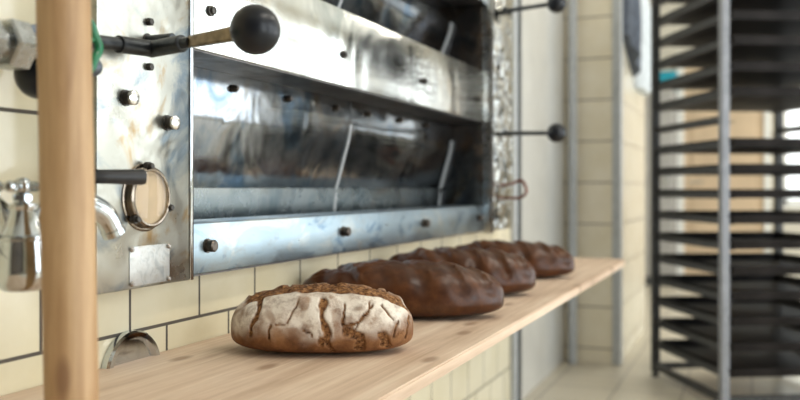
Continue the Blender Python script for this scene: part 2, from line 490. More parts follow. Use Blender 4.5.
# bands and rails
def band(z0, z1, name, mat, bolts, bolt_z, big):
    bm = NB()
    box(bm, (XD - .0, PL1 - .02, Z(z0)), (XF, PR0 - .012, Z(z1)), .003)
    o = obj(name, bm, M[mat], oven)
    bm = NB(); box(bm, (XD + .001, PL1 - .02, Z(z0) - .003), (XF - .003, PR0 - .013, Z(z0) - .0002)); obj('soffit', bm, M['soffit'], o, False)
    for y in bolts:
        p = (XF, y, Z(bolt_z))
        bm = NB()
        if big:
            lathe(bm, p, (1, 0, 0), [(0, .013), (.003, .013), (.003, .0095), (.007, .0095), (.007, .011), (.016, .011), (.018, .009)], 12)
        else:
            lathe(bm, p, (1, 0, 0), [(0, .010), (.004, .010), (.005, .007), (.010, .007), (.011, .004)], 12)
        obj('bolt', bm, M['screwsteel'] if big else M['boltdark'], o)
    return o
by = [onX(343, 230, XF).y, onX(424, 222, XF).y, onX(478, 216, XF).y]
railO = band(-.150, -.060, 'lower_rail', 'rail', [onX(207, 246, XF).y] + by, -.101, True)
bandO = band(.245, .427, 'fascia_band', 'band', [onX(210, 1, XF).y, onX(343, 49, XF).y, onX(424, 77, XF).y, onX(479, 94, XF).y], .319, False)
band2 = band(.677, .859, 'fascia_band', 'band', by, .75, False)
bm = NB(); box(bm, (-1.45, PL0, ZT - .004), (XP + .002, PR1, ZT + .05), .004); obj('top_cover', bm, M['edge'], oven)

# doors: screwed flange, a leaf leaning inwards towards its foot, a flat lip at the bottom
BEND = {}
def door(y0, y1, zb, zt, label):
    d = zt - zb
    zl = zb + .062; zf = zt - .062
    prof = [(XD, zt), (XD, zf), (XD - .052, zl), (XD - .062, zb - .012)]
    mats = []
    bm = NB()
    def strip(a, b, th=.006):
        vs = []
        for y in (y0 + .002, y1 - .002):
            for (x, z) in (a, b): vs.append((x, y, Z(z)))
            for (x, z) in (b, a): vs.append((x - th, y, Z(z)))
        q = [bm.verts.new(v) for v in vs]
        for f in ((0, 1, 2, 3), (7, 6, 5, 4), (0, 4, 5, 1), (1, 5, 6, 2), (2, 6, 7, 3), (3, 7, 4, 0)):
            bm.faces.new([q[i] for i in f])
    bend = [(XD, zt)]
    slope = (prof[1][0] - prof[2][0]) / (zf - zl)
    for k in range(13):                     # the sheet bends smoothly below the screws
        t = k / 12; z = zf + .012 - .075 * t
        bend.append((XD - slope * .075 * t * t * .5 - (0 if t < 1 else 0), z))
    xe, ze = bend[-1]; bend.append((xe - slope * (ze - zl), zl))
    bm = NB(); rings = [[bm.verts.new((x, y, Z(z))) for (x, z) in bend] + [bm.verts.new((x - .005, y, Z(z))) for (x, z) in reversed(bend)] for y in (y0 + .002, y1 - .002)]
    n = len(rings[0])
    for i in range(n): bm.faces.new((rings[0][i], rings[0][(i+1) % n], rings[1][(i+1) % n], rings[1][i]))
    h_ = len(bend)
    for r in rings:
        for i in range(h_ - 1): bm.faces.new((r[i], r[i+1], r[n-2-i], r[n-1-i]))
    o = obj('door', bm, M['door'], oven, True, 30)
    if label: o['label'] = label
    BEND[(zb, zt)] = bend[4:] + [(bend[-1][0] - .006, zb)]
    prof[2] = (bend[-1][0], zl); prof[3] = (bend[-1][0] - .010, zb - .012)
    bm = NB(); strip((prof[2][0] + .004, prof[2][1]), (prof[3][0] + .004, prof[3][1]), .010); obj('door_lip', bm, M['lip'], o, False)
    for px, py in ((233, 84), (287, 95), (335, 104), (367, 111), (399, 118), (425, 124)):
        y = onX(px, py, XD).y
        if y0 < y < y1: screw(o, (XD, y, Z(zf + .030)), .0085, .013, 'screwsteel')
    return o
ys = 2.157
for zb, zt in ((-.060, .245), (.427, .677)):
    door(PL1 - .02, ys, zb, zt, None); door(ys, PR0 - .013, zb, zt, None)
    # seam strips covering the joints, bent like the doors
    for yy, wd in ((ys, .006), (PR0 - .026, .009)):
        line = BEND[(zb, zt)]
        bm = NB()
        rings = [[bm.verts.new((x + .0035, y, Z(z))) for (x, z) in line] + [bm.verts.new((x + .0002, y, Z(z))) for (x, z) in reversed(line)] for y in (yy - wd, yy + wd)]
        n = len(rings[0]); h_ = len(line)
        for i in range(n): bm.faces.new((rings[0][i], rings[0][(i+1) % n], rings[1][(i+1) % n], rings[1][i]))
        for r in rings:
            for i in range(h_ - 1): bm.faces.new((r[i], r[i+1], r[n-2-i], r[n-1-i]))
        obj('seam_strip', bm, M['trim'], oven, True, 30)

# big bolts and small screws on the near panel
for px, py in ((128, 98), (170, 123)):
    p = onX(px - 3, py, XP)
    bm = NB(); lathe(bm, p, (1, 0, 0), [(0, .0125), (.003, .0125), (.003, .0095), (.008, .0095), (.009, .0110), (.014, .0110)], 16)
    obj('bolt', bm, M['boltdark'], panelL)
    bm = NB(); lathe(bm, p + Vector((.0138, 0, 0)), (1, 0, 0), [(0, .0112), (.004, .0112), (.006, .0085), (.0068, 0)], 16, cap=False)
    # polished face belongs to the same bolt; kept as a neighbour part of the panel
    obj('bolt_head', bm, M['bolthead'], panelL)
for px, py in ((148, 22), (148, 67)):
    bm = NB(); hexbolt(bm, onX(px, py, XP), (1, 0, 0), .0062, .008); obj('screw', bm, M['boltdark'], panelL)
bm = NB(); lathe(bm, onX(147.5, 41, XP) - Vector((.001, 0, 0)), (1, 0, 0), [(0, .012), (.002, .012)], 20); obj('lever_slot', bm, M['boltdark'], panelL)

# thermometer
gc = onX(152.3, 197.5, -.855); gc.x = XP
th = None
bm = NB()
lathe(bm, gc, (1, 0, 0), [(0, .056), (.002, .056), (.003, .0535), (.003, .051), (.010, .051), (.014, .0495), (.016, .0465), (.0155, .0435), (.008, .043)], 64, cap=False)
th = obj('thermometer', bm, M['bronze'], oven)
bm = NB(); lathe(bm, gc, (1, 0, 0), [(.0, .0505), (.0095, .0435), (.010, 0)], 64, cap=False); obj('dial_face', bm, M['dial'], th)
bm = NB()
for k in range(31):
    a = math.radians(-135 + 270 * k / 30); L = .006 if k % 5 == 0 else .0035
    d = Vector((0, math.sin(a), math.cos(a))); n = Vector((0, d.z, -d.y)); w = .0004 if k % 5 else .0006
    b0 = gc + Vector((.0104, 0, 0)) + d * (.040 - L); b1 = gc + Vector((.0104, 0, 0)) + d * .040
    bm.faces.new([bm.verts.new(v) for v in (b0 - n*w, b0 + n*w, b1 + n*w, b1 - n*w)])
obj('scale_ticks', bm, M['tick'], th, False)
bm = NB(); lathe(bm, gc, (1, 0, 0), [(.0135, .0435), (.0150, .0430), (.0162, .03), (.0166, 0)], 64, cap=False); obj('glass', bm, M['glass'], th)
for a in (95, 222, -20):
    d = Vector((0, math.cos(math.radians(a)), math.sin(math.radians(a))))
    p = gc + d * .0515 + Vector((.006, 0, 0))
    bm = NB(); lathe(bm, p, (1, 0, 0), [(0, .007), (.008, .007), (.008, .005), (.013, .005), (.014, .004)], 14); obj('lug_bolt', bm, M['boltdark'], th)

for o in [th] + list(th.children):
    gl = ROOT[oven.name].inverted() @ gc
    for v in o.data.vertices: v.co.y = gl.y + (v.co.y - gl.y) * .94; v.co.z = gl.z + (v.co.z - gl.z) * .94
# blank name plate with four rivets
pa, pb = onX(129.5, 246, XP), onX(169, 280, XP)
zt_, zb_ = Z(-.0545 - .011), Z(-.0545 - .068)
q0 = onX(129, 247, XP); q1 = onX(129, 287, XP); q2 = onX(169, 243, XP)
bm = NB(); box(bm, (XP, q0.y, q1.z), (XP + .0015, q2.y, q0.z), .0006); npl = obj('name_plate', bm, M['plate'], oven)
for y in (q0.y + .004, q2.y - .004):
    for z in (q0.z - .004, q1.z + .004): screw(npl, (XP + .0015, y, z), .0042, .004, 'bolt', name='rivet')

# levers with ball grips
def lever(o_y, o_z, near):
    """crank stub on the panel, jointed arm, ball"""
    base = Vector((XP, o_y, o_z))
    k = base + Vector((.038, -.040, -.021)) if near else base + Vector((.038, -.030, 0))
    bl = k + Vector((.222, -.070, .002)) if near else k + Vector((.205, -.105, -.010))
    ax = (bl - k)
    bm = NB()
    cyl(bm, base, base + Vector((.05, -.004, 0)), .0085, ch=.001)
    L = obj('lever', bm, M['darktube'], oven)
    bm = NB()
    if near:
        cyl(bm, k + Vector((0, .006, .001)), onX(118, 44, -.835), .0125, ch=.001)
        cyl(bm, onX(119, 44, -.835), onX(84, 40, -.835), .0095, ch=.001)
    else:
        cyl(bm, k + Vector((0, .05, 0)), k - Vector((0, .03, 0)), .009, ch=.001)
    obj('shaft', bm, M['darktube'], L)
    bm = NB()
    lathe(bm, k - ax.normalized() * .004, ax, [(0, .010), (.002, .0125), (.078, .0125), (.080, .0105), (.081, .008), (.098, .008)] if near
          else [(0, .007), (.01, .008), (.06, .008), (.061, .008), (.112, .008)], 20)
    obj('socket', bm, M['darktube'], L)
    bm = NB()
    if near:
        x = ax.normalized(); zz = Vector((0, 0, 1)); yy = zz.cross(x).normalized(); zz = x.cross(yy)
        p0 = k + x * .088; p1 = bl - x * .028
        rings = []
        for t, hh, ww in ((0, .006, .004), (.06, .0085, .0045), (1, .0105, .0055)):
            p = p0.lerp(p1, t); rings.append([bm.verts.new(p + yy*ww*a + zz*hh*b2) for a, b2 in ((-1, -.7), (-.7, -1), (.7, -1), (1, -.7), (1, .7), (.7, 1), (-.7, 1), (-1, .7))])
        for a, b2 in zip(rings, rings[1:]):
            for i in range(8): bm.faces.new((a[i], a[(i+1) % 8], b2[(i+1) % 8], b2[i]))
        bm.faces.new(rings[0]); bm.faces.new(rings[-1])
        obj('arm', bm, M['brass'], L, angle=25)
    else:
        cyl(bm, k + ax.normalized() * .10, bl, .0075); obj('arm', bm, M['darktube'], L)
    bm = NB(); ball(bm, bl, .0335); o = obj('ball_grip', bm, M['black'], L); o['label'] = 'black ball grip'
    return L
lp = onX(148, 41, XP)
L1 = lever(lp.y, lp.z, True); L1['label'] = 'near lever with brass arm'
p2 = onX(499, 134, XP); lever(p2.y, p2.z, False)
p3 = onX(499, 13, XP); lever(p3.y, p3.z, False)
# copper loop handle on the far panel
ya = onX(500, 190, XP).y; zq = onX(500, 184, XP).z; zw = onX(500, 198, XP).z
bm = NB()
tube(bm, smooth_path([(XP, ya, zw), (XP + .04, ya - .005, zw), (XP + .085, ya - .02, zw + .003), (XP + .105, ya - .02, (zq + zw)/2), (XP + .085, ya - .01, zq + .012), (XP + .04, ya, zq), (XP, ya, zq - .006)], 6), .0055)
o = obj('loop_handle', bm, M['copper'], oven); o['label'] = 'dark copper loop handle'

# ------------------------------------------------------------------ board, post, cap
ZS = H - .282
bm = NB()
# outline with a clipped far corner, extruded
out = [(XW, .15), (-.463, .15), (-.463, 3.50), (-.474, 3.565), (-.50, 3.594), (XW + .03, 3.594), (XW + .03, 3.45), (XW, 3.45)]
vb = [bm.verts.new((x, y, ZS - .022)) for x, y in out]; vt = [bm.verts.new((x, y, ZS)) for x, y in out]
bm.faces.new(vb); tf = bm.faces.new(vt)
for i in range(len(out)): j = (i+1) % len(out); bm.faces.new((vb[i], vb[j], vt[j], vt[i]))
bmesh.ops.recalc_face_normals(bm, faces=bm.faces)
bmesh.ops.bevel(bm, geom=[e for e in bm.edges if abs(e.verts[0].co.z - e.verts[1].co.z) < 1e-5], offset=.0025, segments=2, affect='EDGES')
board = obj('wooden_shelf', bm, M['board'], None, True, 30)
tag(board, 'long pale wooden board along the tiled wall with four loaves on it', 'shelf')
for y in (.6, 1.9, 3.2):
    bm = NB()
    box(bm, (XW, y - .015, ZS - .045), (-.56, y + .015, ZS - .022), .002)
    box(bm, (XW, y - .015, ZS - .30), (XW + .022, y + .015, ZS - .04), .002)
    tube(bm, [Vector((XW + .015, y, ZS - .27)), Vector((-.62, y, ZS - .038))], .008)
    obj('bracket', bm, M['trim'], board)

pz0 = ray(71.5, 400); tt = 1.0
pc = Vector((pz0.x * tt, pz0.y * tt, 0))
def pole_at(z):                             # leans a little to the left going up
    k = (z - (H - .23)) * .0205
    return Vector((pc.x - c_ * k, pc.y - s_ * k, z))
bm = NB()
zs = [ZS, ZS + .003] + [ZS + .06 * i for i in range(1, 41)]
pts = [pole_at(z) for z in zs]
rad = [.0285] + [.0298 + .0006 * noise.noise(Vector((0, 0, z * 5))) for z in zs[1:]]
tube(bm, pts, .0285, 32, radii=rad)
tag(obj('wooden_post', bm, M['pole'], None, recentre=True), 'upright round wooden post standing on the board in the left foreground', 'post')

# half round steel cap on the board against the tiles
c0 = Vector((XW, onX(138, 350, -.93).y, ZS - .018)); R = .068
bm = NB()
def half(x, r): 
    a0 = math.asin(.018 / r)
    return [Vector((x, c0.y + r * math.cos(a0 + (PI - 2*a0) * k / 24), c0.z + r * math.sin(a0 + (PI - 2*a0) * k / 24))) for k in range(25)]
prof = [half(XW + .001, R), half(XW + .012, R), half(XW + .016, R - .003), half(XW + .016, R - .011), half(XW + .008, R - .015)]
rr = [[bm.verts.new(v) for v in p] for p in prof]
for a, b2 in zip(rr, rr[1:]):
    for k in range(24): bm.faces.new((a[k], a[k+1], b2[k+1], b2[k]))
bm.faces.new(rr[-1]); bm.faces.new(rr[0])
for e in (0, 24): bm.faces.new([r[e] for r in rr])
tag(obj('steel_cap', bm, M['chrome'], None, recentre=True), 'half-round steel cap on the board against the tiles beside the post', 'cap')

# ------------------------------------------------------------------ loaves
def sgnpow(v, p): return math.copysign(abs(v) ** p, v)
def sm(a, b, x):
    t = max(0, min(1, (x - a) / (b - a))); return t*t*(3 - 2*t)

def loaf(name, a, b2, w, h, seed, floury, label, nu=300, nv=150):
    """a, b2: left and right tip on the board (x, y); local x runs along the loaf, local y away from the viewer"""
    A, B = Vector((*a, ZS)), Vector((*b2, ZS)); L = (B - A).length; C = (A + B) / 2
    ang = math.atan2((B - A).y, (B - A).x)
    bm = NB(); rows = []; flour = []; crack = []
    so = Vector((seed * 3.1, seed * 1.7, seed * .9))
    nslash = [-.62, -.30, .04, .38, .66]
    for i in range(nu + 1):
        s = -math.cos(PI * i / nu)
        r = max(0, 1 - abs(s) ** 2.5) ** .52
        row = []
        for j in range(nv):
            t = 2 * PI * j / nv
            cy, cz = math.cos(t), math.sin(t)
            y = w * sgnpow(cy, .92) * r
            if cz >= 0: z = h * .36 + h * .64 * sgnpow(cz, .95) * r ** .85
            else: z = h * .36 - h * .36 * (abs(cz) ** .62) * r ** .45
            p = Vector((s * L / 2, y, z))
            nrm = Vector((s * .6 * abs(s) ** 2, cy, max(cz, -.2))).normalized()
            up = sm(-.15, .35, cz)
            q = p + so
            d = (.0045 * noise.noise(q * 13) + .0018 * noise.noise(q * 40)) if floury else (.0038 * noise.noise(q * 9) + .0005 * noise.noise(q * 45))
            fl = cr = 0.0
            if floury:
                tj = t + .08 * noise.noise(q * 14) + .04 * noise.noise(q * 60)
                near = sm(-.02, .06, -cy)
                sw = s + .035 * noise.noise(q * 38) + .014 * noise.noise(q * 110)
                zf = p.z / h + .05 * noise.noise(q * 36 + Vector((5, 0, 0))) + .02 * noise.noise(q * 100)
                ck = 0.0
                for pts_, wd in CRACKS:
                    dm = 9
                    for (xa, ya), (xb, yb) in zip(pts_, pts_[1:]):
                        ax_, ay_, bx_, by_ = (xa - 407) / 357, (330 - ya) / 270, (xb - 407) / 357, (330 - yb) / 270
                        ex, ey = (bx_ - ax_) * L / 2, (by_ - ay_) * h; fx, fy = (sw - ax_) * L / 2, (zf - ay_) * h
                        tt_ = max(0, min(1, (fx * ex + fy * ey) / (ex * ex + ey * ey + 1e-12)))
                        dm = min(dm, math.hypot(fx - ex * tt_, fy - ey * tt_))
                    wm = wd * .00033 * (1 + .7 * noise.noise(q * 45))
                    ck = max(ck, 1 - sm(wm * .7, wm + .0016, dm))
                ck *= near
                if cy > -.05:                       # far side: a plainer net of cracks
                    dist, _ = noise.voronoi(Vector((q.x * 16, q.y * 11, q.z * 12)))
                    ck = max(ck, (1 - sm(.03, .10, dist[1] - dist[0])) * sm(-.05, .1, cy) * sm(0, .3, cz))
                cen = 1.66; hwid = .40
                bd = abs(tj - cen) / hwid
                burst = (1 - sm(.80, 1.0, bd)) * (1 - sm(.86, .96, abs(s - .06)))
                lip = math.exp(-((tj - cen + hwid) / .10) ** 2) * (1 - sm(.80, .93, abs(s)))
                d += .0055 * lip * (1 + 1.1 * noise.noise(q * 42)) - .002 * burst + burst * (.0045 * noise.noise(q * 70) + .002 * noise.noise(q * 140))
                d -= .0035 * ck * (1 - burst)
                cr = max(ck, burst)
                zs_ = p.z / h + .16 * noise.noise(q * 15) + .06 * noise.noise(q * 60)
                side = sm(.22, .58, zs_)
                tip = 1 - sm(.86, 1.0, abs(s) + .10 * noise.noise(q * 18))
                fl = side * (1 - cr) * (.35 + .65 * tip) * (1 - .85 * lip)
                fl *= .42 + .58 * sm(-.32, .02, noise.noise(q * 24 + Vector((3, 1, 0))) + .5 * noise.noise(q * 70) + .35 * (zs_ - .45))
                fl = max(0, min(1, fl * (1 + .25 * noise.noise(q * 30))))
            else:
                # slanted cuts across the crown: a soft trough with a crusty edge on one side
                for n_, s0 in enumerate(nslash):
                    dd = (s - s0 + .22 * cy) * L / 2 + .008 * noise.noise(q * 16)
                    amt = up * max(.15, .75 + .9 * noise.noise(Vector((n_ * 1.7, seed, 2.3))))
                    ear = sm(.45, .9, cz + .3 * noise.noise(q * 22))
                    d -= .0090 * amt * math.exp(-((dd) / .020) ** 2)
                    d += .0034 * amt * ear * math.exp(-((dd - .021) / .006) ** 2) * (1 + 1.2 * noise.noise(q * 60))
                    cr = max(cr, .6 * amt * ear * math.exp(-((dd - .016) / .009) ** 2))
                d += .0045 * ear_noise(q) * sm(.75, .98, cz) * sm(.2, -.5, s)
                cr = min(1, cr + .5 * max(0, noise.noise(q * 9)) * (1 - up))
            d *= min(1, r * 2.2) * sm(-.95, -.4, cz)
            p = p + nrm * d
            p.z = max(0, p.z)
            row.append(bm.verts.new(p)); flour.append(fl); crack.append(max(0, cr))
        rows.append(row)
    for ra, rb in zip(rows, rows[1:]):
        for j in range(nv):
            k = (j + 1) % nv; bm.faces.new((ra[j], ra[k], rb[k], rb[j]))
    bm.verts.index_update()
    me = bpy.data.meshes.new(name); bmesh.ops.recalc_face_normals(bm, faces=bm.faces); bm.to_mesh(me); bm.free()
    for n_, vals in (('flour', flour), ('crack', crack)):
        at = me.attributes.new(n_, 'FLOAT', 'POINT'); at.data.foreach_set('value', vals)
    for p in me.polygons: p.use_smooth = True
    me.materials.append(M['crust_flour' if floury else 'crust_dark'])
    o = bpy.data.objects.new(name, me); COL.objects.link(o)
    o.location = (C.x, C.y, ZS); o.rotation_euler = (0, 0, ang)
    tag(o, label, 'bread', 'loaves of bread on the board')
    return o
CRACKS = [
    ([(178, 100), (170, 150), (160, 190), (155, 245)], 13), ([(428, 105), (425, 180), (445, 225), (420, 262)], 18),
    ([(500, 115), (503, 190), (560, 188), (610, 125)], 5), ([(515, 212), (568, 250), (562, 290)], 24),
    ([(600, 110), (600, 150), (545, 205)], 4), ([(640, 240), (672, 292)], 25), ([(332, 108), (300, 182), (255, 190)], 2.5),
    ([(238, 195), (225, 252)], 6), ([(438, 225), (462, 303)], 14), ([(705, 190), (690, 250), (722, 240)], 3),
    ([(747, 185), (738, 262)], 4), ([(392, 232), (350, 214)], 2), ([(640, 128), (690, 182)], 2)]
def ear_noise(q): return noise.noise(q * 34) + .6 * noise.noise(q * 80)

loaf('bread_loaf', (-.845, 1.301), (-.549, 1.419), .086, .114, 3, True, 'cracked brown loaf dusted with white flour, nearest on the board')
loaf('bread_loaf', (-.940, 1.722), (-.506, 1.862), .090, .125, 11, False, 'glossy dark brown loaf right behind the floury loaf')
loaf('bread_loaf', (-.930, 2.158), (-.532, 2.278), .090, .128, 17, False, 'dark brown loaf third from the front, between two other dark loaves')
loaf('bread_loaf', (-.915, 2.65), (-.520, 2.757), .086, .120, 23, False, 'farthest dark loaf on the board, nearest its free end')

# ------------------------------------------------------------------ plumbing at the left
# tap
ty, tx = .806, -.820
tap = thing('wall_tap', 'chrome wall tap with cross handle, left of the wooden post', 'tap', (XW, ty, Z(-.04)))
bm = NB()
lathe(bm, (tx, ty, Z(-.124)), (0, 0, 1), [(0, .012), (.002, .023), (.010, .0295), (.024, .032), (.050, .0305), (.062, .0285), (.064, .0305), (.067, .0305), (.069, .025), (.082, .019), (.098, .0145), (.101, .0165), (.106, .0165), (.108, .010), (.118, .009)], 36)
obj('body', bm, M['chrome'], tap)
bm = NB(); cyl(bm, (tx, ty, Z(-.008)), (tx, ty, Z(.012)), .007); hexbolt(bm, (tx, ty, Z(-.014)), (0, 0, 1), .011, .008); obj('stem', bm, M['chrome'], tap)
bm = NB()
e = Vector((c_, s_, 0)); f = Vector((-s_, c_, 0)); cc = Vector((tx, ty, Z(.003)))
for dv in (e, -e, f, -f):
    lathe(bm, cc + dv * .006, dv, [(0, .0045), (.020, .0045), (.021, .0068), (.030, .0068), (.032, .004)], 14)
ball(bm, cc, .011, 18, 12)
obj('cross_handle', bm, M['chrome'], tap)
bm = NB(); lathe(bm, (XW, ty + .02, Z(-.012)), (1, 0, 0), [(0, .034), (.006, .033), (.014, .022), (.018, .015), (.06, .013)], 32); obj('wall_flange', bm, M['chrome'], tap)
bm = NB(); tube(bm, smooth_path([(XW + .05, ty + .02, Z(-.012)), (-.87, ty + .015, Z(-.03)), (-.845, ty + .005, Z(-.055)), (tx - .01, ty, Z(-.07))], 6), .013); obj('supply_elbow', bm, M['chrome'], tap)
bm = NB()
sp = [(tx, ty + .015, Z(-.055)), (tx + .005, ty + .05, Z(-.024)), (tx + .012, ty + .090, Z(-.020)), (tx + .018, ty + .122, Z(-.034)), (tx + .022, ty + .138, Z(-.060))]
path = smooth_path(sp, 7)
tube(bm, path, .0145, 20, radii=[.0195 - .0050 * i / len(path) for i in range(len(path))])
lathe(bm, path[-1] - (path[-1] - path[-2]).normalized() * .008, path[-1] - path[-2], [(0, .0145), (.001, .0160), (.009, .0160), (.010, .0135)], 20)
obj('spout', bm, M['chrome'], tap)

# black grip lever on the side of the near panel
hz = onX(145, 177, -.785); hb = Vector((-.832, .925, hz.z))
bm = NB(); cyl(bm, (-.885, PL0 + .001, hz.z), (-.885, PL0 - .02, hz.z), .015, ch=.002); tube(bm, smooth_path([(-.885, PL0 - .01, hz.z), (-.878, .955, hz.z), (-.855, .925, hz.z), hb], 6), .0075)
hl = obj('damper_lever', bm, M['iron'], oven)
dv = hz - hb; Lh = dv.length
bm = NB(); lathe(bm, hb, dv, [(0, .0075), (.003, .0095), (.03, .0098), (Lh - .004, .0112), (Lh, .0095), (Lh + .001, 0)], 24, cap=False)
o = obj('grip', bm, M['blackmatte'], hl); o['label'] = 'black cylindrical grip'

# steam pipe with nuts, a black pot and a green hand wheel
sx = -.862; sz = onX(20, 47, sx).z
pipe = thing('steam_pipe', 'stained steel pipe on the tiles at the upper left, with nuts and green wheel', 'pipe', (sx, .7, sz))
bm = NB(); cyl(bm, (sx, -.4, sz), (sx, .93, sz), .021); obj('tube', bm, M['edge'], pipe)
for y0, y1, r in ((.715, .742, .032), (.765, .80, .030), (.812, .845, .034)):
    bm = NB(); lathe(bm, (sx, y0, sz), (0, 1, 0), [(0, r * .9), (.003, r), (y1 - y0 - .003, r), (y1 - y0, r * .9)], 6); obj('union_nut', bm, M['edge'], pipe, angle=20)
for y in (.2, -.3):
    bm = NB(); lathe(bm, (XW, y, sz), (1, 0, 0), [(0, .02), (.004, .02), (.005, .008), (.07, .008)], 16); obj('pipe_clip', bm, M['iron'], pipe)
bm = NB(); pp = onX(40, 72, sx - .01); ball(bm, (pp.x, pp.y, pp.z - .004), .032); cyl(bm, (pp.x, pp.y, pp.z + .02), (pp.x, pp.y, sz), .013)
o = obj('steam_trap', bm, M['black'], pipe); o['label'] = 'round black pot under the pipe'
wc = onX(80, 44, -.795)
bm = NB(); lathe(bm, (sx - .01, wc.y, wc.z), (1, 0, 0), [(0, .030), (.012, .030), (.016, .018), (.05, .014), (.066, .006)], 24); cyl(bm, (sx, .90, sz), (sx, .965, sz), .022, ch=.002); obj('valve_body', bm, M['iron'], pipe)
bm = NB()
ring = [wc + Vector((.0, .032 * math.cos(2*PI*k/10*1) , .032 * math.sin(2*PI*k/10))) for k in range(10)]
ring = [wc + Vector((0, math.cos(2*PI*k/60) * (.0325 + .0022 * math.cos(6*2*PI*k/60)), math.sin(2*PI*k/60) * (.0325 + .0022 * math.cos(6*2*PI*k/60)))) for k in range(60)]
tube(bm, ring, .0062, 12, closed=True)
for k in range(3):
    a = 2*PI*k/3 + .4; d = Vector((0, math.cos(a), math.sin(a))); tube(bm, [wc - Vector((.004, 0, 0)), wc + d * .016 - Vector((.003, 0, 0)), wc + d * .031], .0042, 10)
cyl(bm, wc - Vector((.012, 0, 0)), wc + Vector((.006, 0, 0)), .009, ch=.001)
o = obj('hand_wheel', bm, M['green'], pipe); o['label'] = 'green enamelled hand wheel'
kb = onX(93, 67, -.815)
bm = NB(); ball(bm, kb, .0125, 20, 14); cyl(bm, kb, (sx, kb.y - .01, kb.z + .004), .006); obj('drain_knob', bm, M['iron'], pipe)

# ------------------------------------------------------------------ tray rack
def cam2(r, f): return Vector((r * c_ - f * s_, r * s_ + f * c_, 0))
pn, pf = cam2(324 / F * 3.7, 3.7), cam2(255.5 / F * 4.42, 4.42)
dep = (pf - pn).length; rot = math.atan2(-(pf - pn).x, (pf - pn).y)
rack = thing('tray_rack', 'tall steel rack of dark baking trays on the right', 'rack', (pn.x, pn.y, 0), rot)
RM = ROOT[rack.name]
RW = .66; TOP = H + 1.12; BOT = .022
def rb(bm, lo, hi, bev=.002):               # a box in the rack's own frame
    b3 = NB(); box(b3, lo, hi, bev, 1); me = bpy.data.meshes.new('tmp'); b3.to_mesh(me); b3.free(); me.transform(RM); bm.from_mesh(me); bpy.data.meshes.remove(me)
hw = .018
for x in (0, RW):
    for y in (0, dep):
        bm = NB(); rb(bm, (x - hw, y - hw, BOT), (x + hw, y + hw, TOP), .003)
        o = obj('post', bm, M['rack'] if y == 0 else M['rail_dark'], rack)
for z in (BOT + .015, TOP - .03):
    for (lo, hi) in (((0, -.014), (RW, .014)), ((0, dep - .014), (RW, dep + .014))):
        bm = NB(); rb(bm, (lo[0] + hw, lo[1], z), (hi[0] - hw, hi[1], z + .03)); obj('cross_bar', bm, M['rail_dark'], rack)
    for x in (0, RW):
        bm = NB(); rb(bm, (x - .014, hw, z), (x + .014, dep - hw, z + .03)); obj('side_bar', bm, M['rail_dark'], rack)
for x in (0, RW):
    for y in (0, dep):
        bm = NB(); w0 = RM @ Vector((x, y, BOT)); lathe(bm, (w0.x, w0.y, 0), (0, 0, 1), [(0, .022), (.008, .022), (.012, .012), (.03, .012)], 16)
        obj('foot', bm, M['rubber'], rack)
LEV = list(range(-7, 10)); STEP = .1087; Z0 = H - .038
for k in LEV:
    z = Z0 + STEP * k
    for x, sgn in ((0, 1), (RW, -1)):
        bm = NB()
        xa, xb = sorted((x + sgn * .004, x + sgn * .044)); rb(bm, (xa, -.012, z - .004), (xb, dep + .015, z - .001), .0008)
        xa, xb = sorted((x + sgn * -.002, x + sgn * .004)); rb(bm, (xa, -.012, z - .004), (xb, dep + .02, z + .026), .0008)
        obj('slide_rail', bm, M['rail_dark'], rack)
ordn = ['first', 'second', 'third', 'fourth', 'fifth', 'sixth', 'seventh', 'eighth', 'ninth', 'tenth', 'eleventh']
def tray_mesh():
    bm = NB(); x0, x1, y0, y1, hh = .010, RW - .010, -.022, dep - .005, .034
    t = .0015
    def loop(ins, z): 
        r = []
        for cx, cy, a0 in ((x1 - ins, y1 - ins, 0), (x0 + ins, y1 - ins, 90), (x0 + ins, y0 + ins, 180), (x1 - ins, y0 + ins, 270)):
            for q in range(5):
                a = math.radians(a0 + 90 * q / 4); rad_ = .02
                r.append(bm.verts.new((cx + rad_ * (math.cos(a) - (1 if a0 in (0, 270) else -1)), cy + rad_ * (math.sin(a) - (1 if a0 in (0, 90) else -1)), z)))
        return r
    ls = [loop(.010, 0), loop(.002, hh), loop(0, hh + .001), loop(0, hh + .004), loop(.005, hh + .004), loop(.012, .0022)]
    for a, b2 in zip(ls, ls[1:]):
        n = len(a)
        for i in range(n): bm.faces.new((a[i], a[(i+1) % n], b2[(i+1) % n], b2[i]))
    bm.faces.new(ls[0]); bm.faces.new(ls[-1])
    return bm
proto = None
for k in LEV:
    if k == 3: continue
    lab = ('dark baking tray on the rack, %s above the empty level' % ordn[k - 4]) if k > 3 else ('dark baking tray on the rack, %s below the empty level' % ordn[2 - k])
    if proto is None:
        proto = obj('baking_tray', tray_mesh(), M['tray']); o = proto
    else:
        o = proto.copy(); COL.objects.link(o)
    p = RM @ Vector((random.uniform(-.003, .003), random.uniform(-.012, .01), 0))
    o.location = (p.x, p.y, Z0 + STEP * k - .0008); o.rotation_euler = (0, 0, rot)
    tag(o, lab, 'tray', 'baking trays in the rack')

